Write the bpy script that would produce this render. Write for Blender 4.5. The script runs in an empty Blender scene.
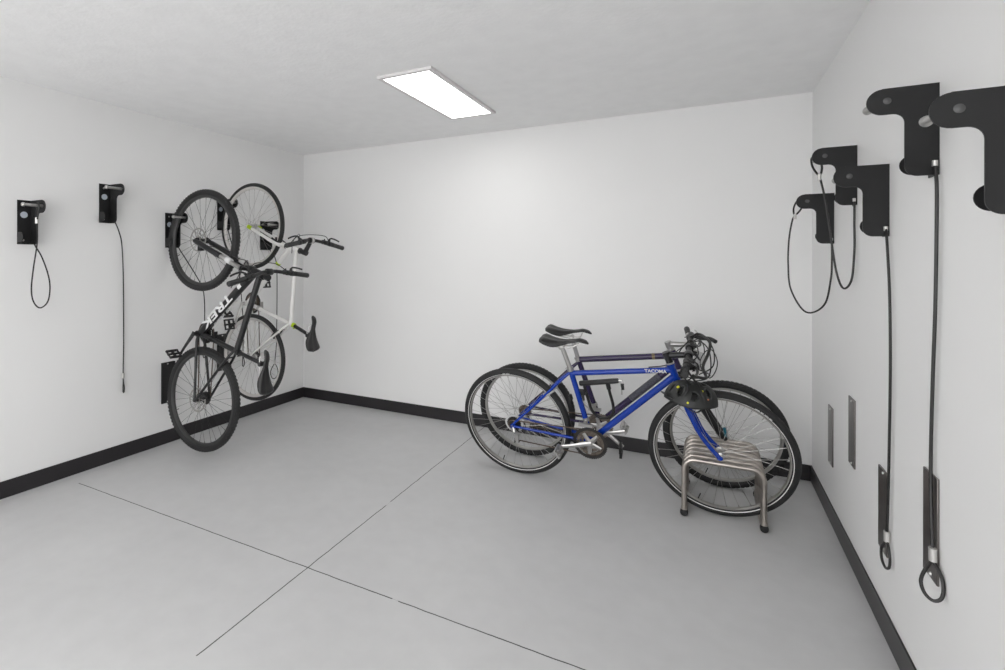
import bpy, bmesh, math, random
from mathutils import Vector, Matrix
random.seed(7)
C = bpy.context.scene.collection
PI = math.pi
XL, XR, YB, H, YF = -3.585, 0.585, 3.979, 2.44, -2.4

# ------------------------------------------------------------------ materials
def mat(name, col, rough=.5, metal=0., bump=None, var=None, coat=0., spec=None, emis=None, trans=0.):
    m = bpy.data.materials.new(name); m.use_nodes = True
    nt = m.node_tree; b = nt.nodes['Principled BSDF']
    b.inputs['Base Color'].default_value = (*col, 1); b.inputs['Roughness'].default_value = rough
    b.inputs['Metallic'].default_value = metal; b.inputs['Coat Weight'].default_value = coat
    b.inputs['Coat Roughness'].default_value = .08
    if spec is not None: b.inputs['Specular IOR Level'].default_value = spec
    if trans: b.inputs['Transmission Weight'].default_value = trans
    if emis:
        b.inputs['Emission Color'].default_value = (*emis[0], 1); b.inputs['Emission Strength'].default_value = emis[1]
    tc = nt.nodes.new('ShaderNodeTexCoord')
    if var:                                   # mottled colour: (scale, amount)
        n = nt.nodes.new('ShaderNodeTexNoise'); n.inputs['Scale'].default_value = var[0]; n.inputs['Detail'].default_value = 5
        nt.links.new(tc.outputs['Object'], n.inputs['Vector'])
        r = nt.nodes.new('ShaderNodeValToRGB'); a = var[1]
        r.color_ramp.elements[0].position = .3; r.color_ramp.elements[1].position = .7
        r.color_ramp.elements[0].color = (*[c * (1 - a) for c in col], 1); r.color_ramp.elements[1].color = (*[min(1, c * (1 + a)) for c in col], 1)
        nt.links.new(n.outputs['Fac'], r.inputs['Fac']); nt.links.new(r.outputs['Color'], b.inputs['Base Color'])
    if bump:                                  # (scale, strength, distance)
        n = nt.nodes.new('ShaderNodeTexNoise'); n.inputs['Scale'].default_value = bump[0]; n.inputs['Detail'].default_value = 4
        nt.links.new(tc.outputs['Object'], n.inputs['Vector'])
        u = nt.nodes.new('ShaderNodeBump'); u.inputs['Strength'].default_value = bump[1]; u.inputs['Distance'].default_value = bump[2]
        nt.links.new(n.outputs['Fac'], u.inputs['Height']); nt.links.new(u.outputs['Normal'], b.inputs['Normal'])
    return m

M = {
 'wall': mat('wall_paint', (.845, .843, .838), .6, bump=(60, .12, .002), var=(1.2, .012)),
 'ceiling': mat('ceiling_texture', (.92, .92, .92), .9, bump=(45, .45, .004), var=(9, .02)),
 'base': mat('baseboard_rubber', (.017, .015, .017), .34, bump=(50, .1, .001)),
 'rubber': mat('tyre_rubber', (.013, .013, .0135), .65, bump=(160, .5, .002)),
 'blackplastic': mat('black_plastic', (.009, .009, .0095), .42),
 'blacksatin': mat('satin_black_paint', (.009, .009, .010), .34, coat=.1),
 'bracket': mat('black_powder_coat', (.012, .012, .0125), .46, bump=(300, .12, .0006), var=(12, .12), spec=.35),
 'grip': mat('grip_rubber', (.022, .022, .022), .6, bump=(260, .5, .001)),
 'saddle': mat('saddle_vinyl', (.010, .0095, .0095), .34),
 'silver': mat('polished_alloy', (.52, .51, .50), .3, 1., var=(20, .08)),
 'rim': mat('rim_alloy', (.46, .45, .43), .34, 1.),
 'rimwhite': mat('light_rim', (.62, .60, .58), .45, .4),
 'rimblack': mat('black_rim', (.03, .03, .03), .4),
 'steel': mat('brushed_steel', (.46, .42, .385), .30, 1., bump=(90, .2, .001), var=(14, .18)),
 'stainless': mat('stainless_strip', (.20, .185, .178), .3, 1., bump=(80, .1, .0006), var=(20, .1)),
 'spoke': mat('spoke_steel', (.42, .41, .40), .35, 1.),
 'spokeblack': mat('black_spoke', (.05, .05, .05), .4, .6),
 'boltgrey': mat('worn_bolt_steel', (.10, .10, .10), .45, .5),
 'chain': mat('chain_steel', (.13, .10, .08), .45, .8, var=(60, .3)),
 'gear': mat('gear_steel', (.19, .16, .135), .42, .9, var=(60, .4)),
 'darkgear': mat('dark_gear_steel', (.05, .048, .046), .4, .7),
 'blue': mat('blue_gloss_paint', (.0, .034, .32), .25, coat=.3, spec=.35),
 'purple': mat('dark_purple_paint', (.028, .017, .065), .25, coat=.3),
 'purplegrey': mat('grey_hatched_decal', (.07, .07, .09), .5, var=(160, .5)),
 'white': mat('white_gloss_paint', (.78, .77, .75), .28, coat=.5),
 'letter': mat('white_lettering', (.72, .72, .72), .45),
 'lime': mat('lime_green_accent', (.45, .62, .01), .4),
 'yellow': mat('yellow_dot', (.65, .62, .02), .5),
 'gold': mat('gold_decal', (.20, .15, .08), .45, .3),
 'orange': mat('orange_decal', (.45, .12, .03), .5),
 'stripe': mat('reflective_stripe', (.75, .74, .73), .4),
 'cable': mat('black_vinyl_cable', (.010, .009, .009), .4),
 'ferrule': mat('aluminium_ferrule', (.66, .65, .63), .42, .8),
 'sticker': mat('pale_round_sticker', (.50, .54, .60), .5),
 'helmet': mat('helmet_shell', (.014, .015, .0145), .48, var=(25, .2)),
 'foam': mat('helmet_foam', (.012, .012, .012), .8),
 'teal': mat('teal_cap', (.0, .12, .18), .35),
 'lens': mat('clear_reflector', (.60, .60, .60), .2, .1),
 'red': mat('red_reflector', (.35, .01, .01), .25),
 'frame_white': mat('light_frame_enamel', (.78, .76, .76), .5),
 'diffuser': mat('light_diffuser', (.9, .9, .9), .5, emis=((1, .99, .98), 5.8)),
 'diffuser_fill': mat('fill_panel_diffuser', (.9, .9, .9), .5, emis=((1, .99, .98), 17.)),  # glow of the added fill panel
}
# floor: painted concrete with two control joints that show dark where the paint has split
def floor_mat():
    m = bpy.data.materials.new('painted_concrete'); m.use_nodes = True; nt = m.node_tree; N = nt.nodes; L = nt.links
    b = N['Principled BSDF']; tc = N.new('ShaderNodeTexCoord'); sp = N.new('ShaderNodeSeparateXYZ'); L.new(tc.outputs['Object'], sp.inputs[0])
    def mt(op, a, c=None, d=None):
        n = N.new('ShaderNodeMath'); n.operation = op
        for i, v in enumerate((a, c, d)):
            if v is None: continue
            if isinstance(v, (int, float)): n.inputs[i].default_value = v
            else: L.new(v, n.inputs[i])
        return n.outputs[0]
    X, Y = sp.outputs[0], sp.outputs[1]
    def noise(s, det=3):
        n = N.new('ShaderNodeTexNoise'); n.inputs['Scale'].default_value = s; n.inputs['Detail'].default_value = det
        L.new(tc.outputs['Object'], n.inputs['Vector']); return n.outputs['Fac']
    jit = mt('MULTIPLY', mt('SUBTRACT', noise(9), .5), .010)
    l1 = mt('ABSOLUTE', mt('ADD', mt('ADD', X, mt('MULTIPLY', mt('SUBTRACT', Y, 1.21), .019)), mt('ADD', jit, 1.567)))
    l2 = mt('ABSOLUTE', mt('ADD', mt('SUBTRACT', Y, 1.781), jit))
    w = mt('MULTIPLY', mt('GREATER_THAN', noise(3.3, 6), .36), .0022)
    d = mt('MAXIMUM', mt('MULTIPLY', mt('LESS_THAN', l1, mt('ADD', w, .0004)), mt('GREATER_THAN', Y, 1.2)),
           mt('MULTIPLY', mt('LESS_THAN', l2, mt('ADD', w, .0004)), mt('GREATER_THAN', X, -3.42)))
    r = N.new('ShaderNodeValToRGB'); L.new(mt('ADD', mt('MULTIPLY', noise(1.6, 6), .6), mt('MULTIPLY', noise(11, 6), .4)), r.inputs['Fac'])
    r.color_ramp.elements[0].position = .35; r.color_ramp.elements[1].position = .68
    r.color_ramp.elements[0].color = (.53, .53, .533, 1); r.color_ramp.elements[1].color = (.585, .585, .587, 1)
    mx = N.new('ShaderNodeMix'); mx.data_type = 'RGBA'; L.new(d, mx.inputs[0]); L.new(r.outputs['Color'], mx.inputs[6]); mx.inputs[7].default_value = (.03, .03, .03, 1)
    L.new(mx.outputs[2], b.inputs['Base Color']); b.inputs['Roughness'].default_value = .48
    u = N.new('ShaderNodeBump'); u.inputs['Strength'].default_value = .25; u.inputs['Distance'].default_value = .004
    L.new(mt('SUBTRACT', noise(14, 5), d), u.inputs['Height']); L.new(u.outputs['Normal'], b.inputs['Normal'])
    return m
M['floor'] = floor_mat()

# ------------------------------------------------------------------ mesh helpers
class MB:
    def __init__(s): s.v = []; s.f = []; s.mi = []; s.cur = 0
    def add(s, vs, fs):
        o = len(s.v); s.v += [tuple(v) for v in vs]; s.f += [tuple(i + o for i in f) for f in fs]; s.mi += [s.cur] * len(fs); return s
    def tube(s, pts, r, n=12, closed=False, cap=True, sq=None):
        P = [Vector(p) for p in pts]; m = len(P); R = r if isinstance(r, (list, tuple)) else [r] * m
        T = []
        for i in range(m):
            a = P[(i - 1) % m] if (closed or i) else P[0]; b = P[(i + 1) % m] if (closed or i < m - 1) else P[-1]
            T.append((b - a).normalized())
        u = T[0].orthogonal().normalized(); vs = []
        if sq: u = (Vector(sq[0]) - T[0] * T[0].dot(Vector(sq[0]))).normalized()
        for i in range(m):
            u = (u - T[i] * T[i].dot(u)).normalized(); w = T[i].cross(u)
            for k in range(n):
                a = 2 * PI * k / n; ku = sq[1] if sq else 1.
                vs.append(P[i] + (u * math.cos(a) * ku + w * math.sin(a)) * R[i])
        fs = []
        for i in range(m if closed else m - 1):
            j = (i + 1) % m
            for k in range(n):
                l = (k + 1) % n; fs.append((i * n + k, i * n + l, j * n + l, j * n + k))
        if cap and not closed: fs.append(tuple(range(n))[::-1]); fs.append(tuple((m - 1) * n + k for k in range(n)))
        return s.add(vs, fs)
    def lathe(s, prof, c=(0, 0, 0), axis='y', n=32, closed=False, ax=None):
        """prof: (radius, distance along axis)"""
        c = Vector(c); A = Vector(ax).normalized() if ax else {'x': Vector((1, 0, 0)), 'y': Vector((0, 1, 0)), 'z': Vector((0, 0, 1))}[axis]
        U = A.orthogonal().normalized(); W = A.cross(U); vs = []; k = len(prof)
        for i in range(n):
            a = 2 * PI * i / n; d = U * math.cos(a) + W * math.sin(a)
            for r, h in prof: vs.append(c + d * r + A * h)
        fs = []
        for i in range(n):
            j = (i + 1) % n
            for q in range(k if closed else k - 1):
                l = (q + 1) % k; fs.append((i * k + q, j * k + q, j * k + l, i * k + l))
        if not closed:
            for q in (0, k - 1):
                if prof[q][0] > 1e-5: fs.append(tuple(i * k + q for i in range(n)))
        return s.add(vs, fs)
    def cyl(s, a, b, r, n=16): return s.tube([a, b], r, n)
    def box(s, lo, hi, mx=None):
        vs = [Vector((x, y, z)) for x in (lo[0], hi[0]) for y in (lo[1], hi[1]) for z in (lo[2], hi[2])]
        if mx: vs = [mx @ v for v in vs]
        return s.add(vs, [(0, 1, 3, 2), (4, 6, 7, 5), (0, 4, 5, 1), (2, 3, 7, 6), (0, 2, 6, 4), (1, 5, 7, 3)])
    def prism(s, poly, a, b, f):
        """poly 2D outline, f maps (p, q, depth) to 3D; depth from a to b"""
        n = len(poly); vs = [f(p, q, a) for p, q in poly] + [f(p, q, b) for p, q in poly]
        return s.add(vs, [tuple(range(n))[::-1], tuple(range(n, 2 * n))] + [(i, (i + 1) % n, (i + 1) % n + n, i + n) for i in range(n)])
    def ring(s, Rc, prof, c=(0, 0, 0), n=72):
        """closed cross-section prof [(dr, dy)] swept round the y axis"""
        return s.lathe([(Rc + a, b) for a, b in prof], c, 'y', n, closed=True)
    def build(s, name, m, parent=None, bevel=0, ang=40, xf=None):
        me = bpy.data.meshes.new(name)
        vs = [xf @ Vector(v) for v in s.v] if xf else s.v
        me.from_pydata([tuple(v) for v in vs], [], s.f)
        ms = m if isinstance(m, (list, tuple)) else [m]
        for x in ms: me.materials.append(M[x])
        me.polygons.foreach_set('material_index', s.mi)
        bm = bmesh.new(); bm.from_mesh(me); bmesh.ops.recalc_face_normals(bm, faces=bm.faces); bm.to_mesh(me); bm.free()
        me.polygons.foreach_set('use_smooth', [True] * len(me.polygons)); me.set_sharp_from_angle(angle=math.radians(ang))
        o = bpy.data.objects.new(name, me); C.objects.link(o)
        if parent: o.parent = parent
        if bevel:
            b = o.modifiers.new('bevel', 'BEVEL'); b.width = bevel; b.segments = 2; b.limit_method = 'ANGLE'; b.angle_limit = math.radians(40)
        return o
def smooth(pts, k=6, closed=False):
    P = [Vector(p) for p in pts]; n = len(P); out = []
    for i in range(n if closed else n - 1):
        g = (lambda j: P[j % n]) if closed else (lambda j: P[max(0, min(n - 1, j))])
        a, b, c, d = g(i - 1), g(i), g(i + 1), g(i + 2)
        for q in range(k):
            t = q / k
            out.append(.5 * ((2 * b) + (c - a) * t + (2 * a - 5 * b + 4 * c - d) * t * t + (3 * b - a - 3 * c + d) * t ** 3))
    if not closed: out.append(P[-1])
    return out
def tag(o, label=None, cat=None, group=None, kind=None):
    if label: o['label'] = label
    if cat: o['category'] = cat
    if group: o['group'] = group
    if kind: o['kind'] = kind
    return o
def empty(name, loc=(0, 0, 0), mx=None):
    o = bpy.data.objects.new(name, None); C.objects.link(o); o.empty_display_size = .05
    if mx is not None: o.matrix_world = mx
    else: o.location = loc
    return o
def text(name, s, size, mx, m, parent, width=1., bold=0.):
    cu = bpy.data.curves.new(name, 'FONT'); cu.body = s; cu.size = size; cu.extrude = .0006; cu.offset = bold
    cu.align_x = 'CENTER'; cu.align_y = 'CENTER'
    t = bpy.data.objects.new('tmp', cu); C.objects.link(t); bpy.context.view_layer.update()
    me = bpy.data.meshes.new_from_object(t.evaluated_get(bpy.context.evaluated_depsgraph_get())); bpy.data.objects.remove(t)
    me.transform(mx @ Matrix.Diagonal((width, 1, 1, 1))); me.materials.clear(); me.materials.append(M[m]); me.name = name
    o = bpy.data.objects.new(name, me); C.objects.link(o); o.parent = parent; return o
def basis(x, y, z, o):
    return Matrix((( x[0], y[0], z[0], o[0]), (x[1], y[1], z[1], o[1]), (x[2], y[2], z[2], o[2]), (0, 0, 0, 1)))

# ------------------------------------------------------------------ room
def struct(name, lo, hi, m, bevel=0):
    o = MB().box(lo, hi).build(name, m, bevel=bevel); o['kind'] = 'structure'; return o
T = .12
struct('floor', (XL - T, YF - T, -T), (XR + T, YB + T, 0), 'floor')
struct('ceiling', (XL - T, YF - T, H), (XR + T, YB + T, H + T), 'ceiling')
struct('wall_left', (XL - T, YF - T, 0), (XL, YB + T, H), 'wall')
struct('wall_right', (XR, YF - T, 0), (XR + T, YB + T, H), 'wall')
struct('wall_back', (XL, YB, 0), (XR, YB + T, H), 'wall')
struct('wall_front', (XL, YF - T, 2.2), (XR, YF, H), 'wall')     # header only; unseen opening below it added to let in fill light
bt, bh = .007, .1
struct('baseboard_left', (XL, YF, 0), (XL + bt, YB, bh), 'base', .002)
struct('baseboard_right', (XR - bt, YF, 0), (XR, YB, bh), 'base', .002)
struct('baseboard_back', (XL + bt, YB - bt, 0), (XR - bt, YB, bh), 'base', .002)

# ------------------------------------------------------------------ ceiling light and added fill panel
def light_fixture(x0, x1, y0, y1, label, dm='diffuser'):
    t = empty('ceiling_light', ((x0 + x1) / 2, (y0 + y1) / 2, H)); a, b = (x1 - x0) / 2, (y1 - y0) / 2
    f = MB(); d = .017; w = .028
    f.box((-a, -b, -d), (-a + w, b, 0)).box((a - w, -b, -d), (a, b, 0)).box((-a + w, -b, -d), (a - w, -b + w, 0)).box((-a + w, b - w, -d), (a - w, b, 0))
    f.build('frame', 'frame_white', t, .002)
    MB().box((-a + w, -b + w, -d + .002), (a - w, b - w, -d + .008)).build('diffuser', dm, t)
    tag(t, label, 'ceiling light')
light_fixture(-1.672, -1.318, 2.464, 3.44, 'lit flat rectangular LED panel on the white ceiling')
light_fixture(-1.672, -1.318, -.75, .22, 'added unseen fill light panel on the ceiling behind the viewer', 'diffuser_fill')  # unseen panel added to brighten the room from behind

# ------------------------------------------------------------------ wall hooks
def arm_outline():
    pts = [(0, .263), (.127, .263)]
    def arc(cx, cy, r, a0, a1, n=8): return [(cx + r * math.cos(math.radians(a0 + (a1 - a0) * i / n)), cy + r * math.sin(math.radians(a0 + (a1 - a0) * i / n))) for i in range(n + 1)]
    pts += arc(.125, .224, .038, 90, -90, 14)
    pts += arc(.103, .159, .027, 90, 180, 6)
    pts += arc(.046, .030, .030, 0, -90, 8)
    pts += [(0, 0)]
    return [p for i, p in enumerate(pts) if i == 0 or (abs(p[0] - pts[i - 1][0]) + abs(p[1] - pts[i - 1][1])) > 1e-5]
def make_hook():
    """local: +x out of the wall, z up from the bottom edge, flange runs from y=0 (arm plate) to y=w; rod along +y"""
    t = empty('wall_bike_hook'); w = .070
    MB().box((0, 0, 0), (.004, w, .263)).build('wall_plate', 'bracket', t, .001)
    MB().prism(arm_outline(), -.005, 0, lambda p, q, d: (p, d, q)).build('arm_plate', 'bracket', t, .0012)
    tab = [(0, .012), (.04, .012)] + [(.040 + .030 * math.cos(math.radians(a)), .042 + .030 * math.sin(math.radians(a))) for a in range(-80, 81, 16)] + [(.04, .072), (0, .072)]
    MB().prism(tab, w - .004, w, lambda p, q, d: (p, d, q)).build('side_tab', 'bracket', t, .001)
    r = MB().lathe([(0, -.004), (.0075, -.003), (.0085, .002), (.0085, .088), (.0095, .090), (.0125, .094), (.0125, .102), (.008, .107), (0, .108)], (.138, 0, .226), 'y', 20)
    r.build('hook_rod', 'silver', t)
    MB().lathe([(0, -.0085), (.007, -.0075), (.010, -.005)], (.115, 0, .226), 'y', 16).build('bolt', 'boltgrey', t)
    for z in (.235, .025): MB().lathe([(0, .0085), (.005, .008), (.0065, .004)], (0, .040, z), 'x', 14).build('screw', 'silver', t)
    MB().lathe([(0, .0052), (.019, .0050), (.019, .004)], (0, .036, .176), 'x', 24).build('round_sticker', 'sticker', t)
    MB().lathe([(0, .0052), (.006, .0050), (.0065, 0)], (.030, .0, .170), 'y', 16).build('hex_nut', 'darkgear', t)
    return t
def copy_tree(o, parent=None):
    c = o.copy(); C.objects.link(c); c.parent = parent
    for ch in list(o.children): copy_tree(ch, c)
    return c
hook0 = make_hook()
# a left-wall hook has +x out of the wall and the arm plate on its far side; a right-wall hook is the same part turned round
def set_hook(o, side, yarm, z):
    if side == 'L': m = Matrix.Translation((XL, yarm, z)) @ Matrix(((1, 0, 0, 0), (0, -1, 0, 0), (0, 0, 1, 0), (0, 0, 0, 1)))
    else: m = Matrix.Translation((XR, yarm, z)) @ Matrix(((-1, 0, 0, 0), (0, 1, 0, 0), (0, 0, 1, 0), (0, 0, 0, 1)))
    o.matrix_world = m
LO, HI = 1.473, 1.630
gL, gR = 'bike hooks on the left wall', 'bike hooks on the right wall'
specs = [('L', 1.595, LO, 'black bike hook on left wall with its cable looped up, nearest the left edge'),
 ('L', 2.060, HI, 'empty black bike hook on left wall with a cable hanging straight down'),
 ('L', 2.538, LO, 'black wall hook holding the top wheel of the black bicycle'),
 ('L', 3.005, HI, 'black wall hook holding the top wheel of the white bicycle'),
 ('L', 3.473, LO, 'black wall hook nearest the corner, seen through the white bicycle wheel'),
 ('R', 1.490, 1.480, 'big black hook cut off by the right edge, with no cable in view'),
 ('R', 1.983, HI, 'tall black hook on right wall above the longest straight cable'),
 ('R', 2.438, LO, 'lower black hook on right wall with a straight cable ending above the floor'),
 ('R', 2.890, HI, 'higher of the two black hooks with looped cables on right wall'),
 ('R', 3.354, LO, 'lowest black hook with a looped cable, nearest the back corner of right wall')]
hooks = []
for i, (s, y, z, lb) in enumerate(specs):
    o = hook0 if i == 0 else copy_tree(hook0)
    hooks.append(o); tag(o, lb, 'bike hook', gL if s == 'L' else gR)
for o, (s, y, z, lb) in zip(hooks, specs): set_hook(o, s, y, z)
bpy.context.view_layer.update()

def cable(hook, pts, eye=None, r=.0045, fer=(None,), k=8):
    """lock cable fixed to its hook: pts in world space; eye = closed loop points; fer = ferrule positions (point, direction, radius)"""
    inv = hook.matrix_world.inverted()
    m = MB().tube(smooth(pts, k), r, 8)
    if eye: m.tube(smooth(eye, 5, True), r, 8, closed=True)
    c = m.build('lock_cable', 'cable', hook, xf=inv)
    for f in fer:
        if f: MB().tube([Vector(f[0]) - Vector(f[1]) * .5, Vector(f[0]) + Vector(f[1]) * .5], f[2], 12, sq=((0, 1, 0), 1.3)).build('ferrule', 'ferrule', c, xf=inv)
hA, hB, hC, hD, hE, h1, h2, h3, h4, h5 = hooks
# straight cables on the right wall
x = XR - .012
cable(h2, [(x, 1.975, 1.665), (x, 1.966, 1.64), (x, 1.957, 1.56), (x, 1.966, 1.27), (x, 1.985, 1.04), (x, 1.999, .78), (x - .004, 1.972, .56), (x - .006, 1.962, .53)],
      [(x - .006, 1.962, .53), (x + .004, 1.938, .508), (x + .006, 1.926, .480), (x + .000, 1.920, .452), (x - .016, 1.922, .440), (x - .032, 1.930, .452), (x - .038, 1.938, .480), (x - .026, 1.950, .508)], .0046,
      [((x - .005, 1.966, .550), (0, 0, .036), .0092), ((x, 1.972, 1.662), (0, 0, .016), .0065)])
cable(h3, [(x, 2.430, 1.505), (x, 2.418, 1.48), (x, 2.385, 1.30), (x, 2.372, 1.1), (x, 2.375, .88), (x, 2.395, .52), (x, 2.408, .41), (x, 2.410, .38)],
      [(x, 2.410, .38), (x, 2.385, .358), (x, 2.372, .325), (x, 2.385, .292), (x - .004, 2.412, .280), (x - .006, 2.445, .296), (x - .004, 2.455, .33), (x, 2.430, .36)], .0044,
      [((x, 2.409, .393), (0, 0, .036), .0095), ((x, 2.427, 1.500), (0, 0, .016), .0065)])
# looped cables on the right wall, each eye slipped over its own rod
def loop_R(h, pts, rod):
    rx, ry, rz = rod; e = Vector(pts[-1])
    d = (Vector(rod) - e); eye = [e, e + d * .5 + Vector((.018, 0, 0)), Vector((rx + .014, ry, rz + .006)), Vector((rx, ry, rz + .0135)), Vector((rx - .014, ry, rz + .004)), e + d * .5 - Vector((.016, 0, 0))]
    cable(h, pts, eye, .0045, [(e + Vector((0, 0, -.008)), (0, 0, .03), .0075), ((pts[0][0], pts[0][1], pts[0][2] - .006), (0, 0, .014), .006)])
loop_R(h5, [(.574, 3.349, 1.50), (.575, 3.349, 1.47), (.574, 3.342, 1.377), (.570, 3.345, 1.284), (.547, 3.373, 1.15), (.476, 3.422, 1.105), (.415, 3.468, 1.22), (.402, 3.474, 1.359), (.405, 3.471, 1.498), (.418, 3.462, 1.60), (.430, 3.452, 1.635)], (.447, 3.437, 1.699))
loop_R(h4, [(.574, 2.885, 1.658), (.575, 2.885, 1.63), (.574, 2.880, 1.541), (.574, 2.880, 1.431), (.566, 2.890, 1.299), (.541, 2.914, 1.261), (.518, 2.929, 1.342), (.498, 2.943, 1.524), (.480, 2.955, 1.680), (.462, 2.962, 1.780)], (.447, 2.973, 1.856))
# left wall cables
def X(e): return XL + e
cable(hA, [(X(.035), 1.597, 1.50), (X(.06), 1.592, 1.465), (X(.09), 1.612, 1.40), (X(.10), 1.640, 1.30), (X(.10), 1.652, 1.215), (X(.10), 1.640, 1.13), (X(.10), 1.600, 1.096), (X(.10), 1.566, 1.135), (X(.10), 1.555, 1.21), (X(.10), 1.565, 1.33), (X(.10), 1.583, 1.47), (X(.11), 1.580, 1.56), (X(.125), 1.572, 1.62)],
      [(X(.125), 1.572, 1.62), (X(.118), 1.575, 1.66), (X(.122), 1.570, 1.705), (X(.138), 1.568, 1.713), (X(.154), 1.568, 1.70), (X(.145), 1.570, 1.655)], .004, [((X(.122), 1.573, 1.612), (0, 0, .035), .008)])
cable(hB, [(X(.03), 2.060, 1.66), (X(.032), 2.080, 1.635), (X(.03), 2.108, 1.57), (X(.025), 2.130, 1.48), (X(.022), 2.142, 1.24), (X(.02), 2.146, .83), (X(.02), 2.143, .62), (X(.02), 2.143, .56)],
      [(X(.02), 2.143, .56), (X(.034), 2.138, .53), (X(.042), 2.138, .50), (X(.03), 2.143, .465), (X(.016), 2.145, .465), (X(.010), 2.148, .50), (X(.012), 2.148, .53)], .004, [((X(.02), 2.143, .578), (0, 0, .035), .008)])
cable(hC, [(X(.04), 2.545, 1.50), (X(.05), 2.552, 1.465), (X(.06), 2.602, 1.385), (X(.06), 2.70, 1.245), (X(.06), 2.752, 1.15), (X(.058), 2.770, 1.04), (X(.055), 2.773, .90), (X(.05), 2.772, .78), (X(.05), 2.770, .70)],
      [(X(.05), 2.770, .70), (X(.065), 2.768, .67), (X(.072), 2.768, .64), (X(.06), 2.770, .605), (X(.045), 2.770, .605), (X(.038), 2.772, .64), (X(.04), 2.772, .67)], .004, [((X(.05), 2.770, .715), (0, 0, .035), .008)])
cable(hD, [(X(.03), 3.008, 1.66), (X(.04), 3.020, 1.61), (X(.06), 3.05, 1.47), (X(.06), 3.11, 1.30), (X(.06), 3.14, 1.04), (X(.06), 3.16, .80), (X(.05), 3.165, .62), (X(.05), 3.165, .56)],
      [(X(.05), 3.165, .56), (X(.065), 3.16, .53), (X(.072), 3.16, .50), (X(.06), 3.165, .465), (X(.045), 3.165, .465), (X(.038), 3.17, .50), (X(.04), 3.17, .53)], .004, [((X(.05), 3.165, .575), (0, 0, .035), .008)])
cable(hE, [(X(.03), 3.478, 1.50), (X(.035), 3.50, 1.46), (X(.03), 3.560, 1.40), (X(.03), 3.583, 1.28), (X(.03), 3.585, .95), (X(.03), 3.578, .60), (X(.03), 3.560, .44), (X(.03), 3.556, .41)],
      [(X(.03), 3.556, .41), (X(.03), 3.520, .375), (X(.03), 3.505, .335), (X(.03), 3.525, .285), (X(.03), 3.565, .275), (X(.03), 3.595, .305), (X(.03), 3.597, .345), (X(.03), 3.58, .385)], .004, [((X(.03), 3.558, .425), (0, 0, .035), .008)])

# wheel rest strips under the hooks
def rest_plate():
    t = empty('wheel_rest_plate'); w, h = .108, .305
    MB().box((0, 0, 0), (.006, w, h)).build('plate', 'stainless', t, .0015)
    for z in (.012, h - .012): MB().lathe([(0, .0105), (.0045, .010), (.0065, .006)], (0, w * .42, z), 'x', 14).build('screw', 'silver', t)
    return t
p0 = rest_plate(); PLS = [('R', 1.974, .457, 'widest stainless wheel plate on right wall behind the longest cable'), ('R', 2.435, .303, 'steel wheel plate on right wall behind the shorter straight cable'),
 ('R', 2.905, .457, 'bare steel wheel plate on right wall, the higher one without a cable'), ('R', 3.356, .306, 'bare steel wheel plate on right wall nearest the back corner'),
 ('L', 2.438, .306, 'dark wheel plate on left wall behind the black bicycle rear tyre'), ('L', 2.935, .455, 'dark wheel plate on left wall behind the white bicycle rear wheel')]
pl = [p0 if i == 0 else copy_tree(p0) for i in range(len(PLS))]
for o, (s, y, z, lb) in zip(pl, PLS):
    tag(o, lb, 'wheel plate', 'wheel rest plates on the ' + ('right' if s == 'R' else 'left') + ' wall')
    if s == 'L':                                  # left-wall pair thickened and coloured black to stand in for dark reflections
        for ch in o.children:
            if ch.name.startswith('plate'):
                ch.data = ch.data.copy(); ch.data.materials[0] = M['bracket']; ch.data.transform(Matrix.Diagonal((2.2, 1, 1, 1)))
            else: ch.location.x = .007
    o.matrix_world = Matrix.Translation((XR if s == 'R' else XL, y, z)) @ (Matrix(((-1, 0, 0, 0), (0, 1, 0, 0), (0, 0, 1, 0), (0, 0, 0, 1))) if s == 'R' else Matrix.Identity(4))

# ------------------------------------------------------------------ bicycles (local: x forward, y left, z up, origin at rear axle)
def circ(r, n=10, sy=1.): return [(r * math.cos(2 * PI * i / n), r * sy * math.sin(2 * PI * i / n)) for i in range(n)]
def gear_pts(r, n, th): # outline with n teeth
    o = []
    for i in range(n):
        for q, rr in ((0, r - th), (.3, r), (.55, r), (.85, r - th)): a = 2 * PI * (i + q) / n; o.append((rr * math.cos(a), rr * math.sin(a)))
    return o
def chainring(mb, c, y, r, n, hole, t=.0025, th=.004):
    out = gear_pts(r, n, th); m = len(out); inn = [(hole * math.cos(2 * PI * i / m), hole * math.sin(2 * PI * i / m)) for i in range(m)]
    vs = []; 
    for yy in (y - t / 2, y + t / 2): vs += [(c[0] + p, yy, c[1] + q) for p, q in out] + [(c[0] + p, yy, c[1] + q) for p, q in inn]
    fs = []
    for i in range(m):
        j = (i + 1) % m
        fs += [(i, j, m + j, m + i), (2 * m + i, 3 * m + i, 3 * m + j, 2 * m + j), (i, 2 * m + i, 2 * m + j, j), (m + i, m + j, 3 * m + j, 3 * m + i)]
    mb.add(vs, fs)
spoke_cache = {}
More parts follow.
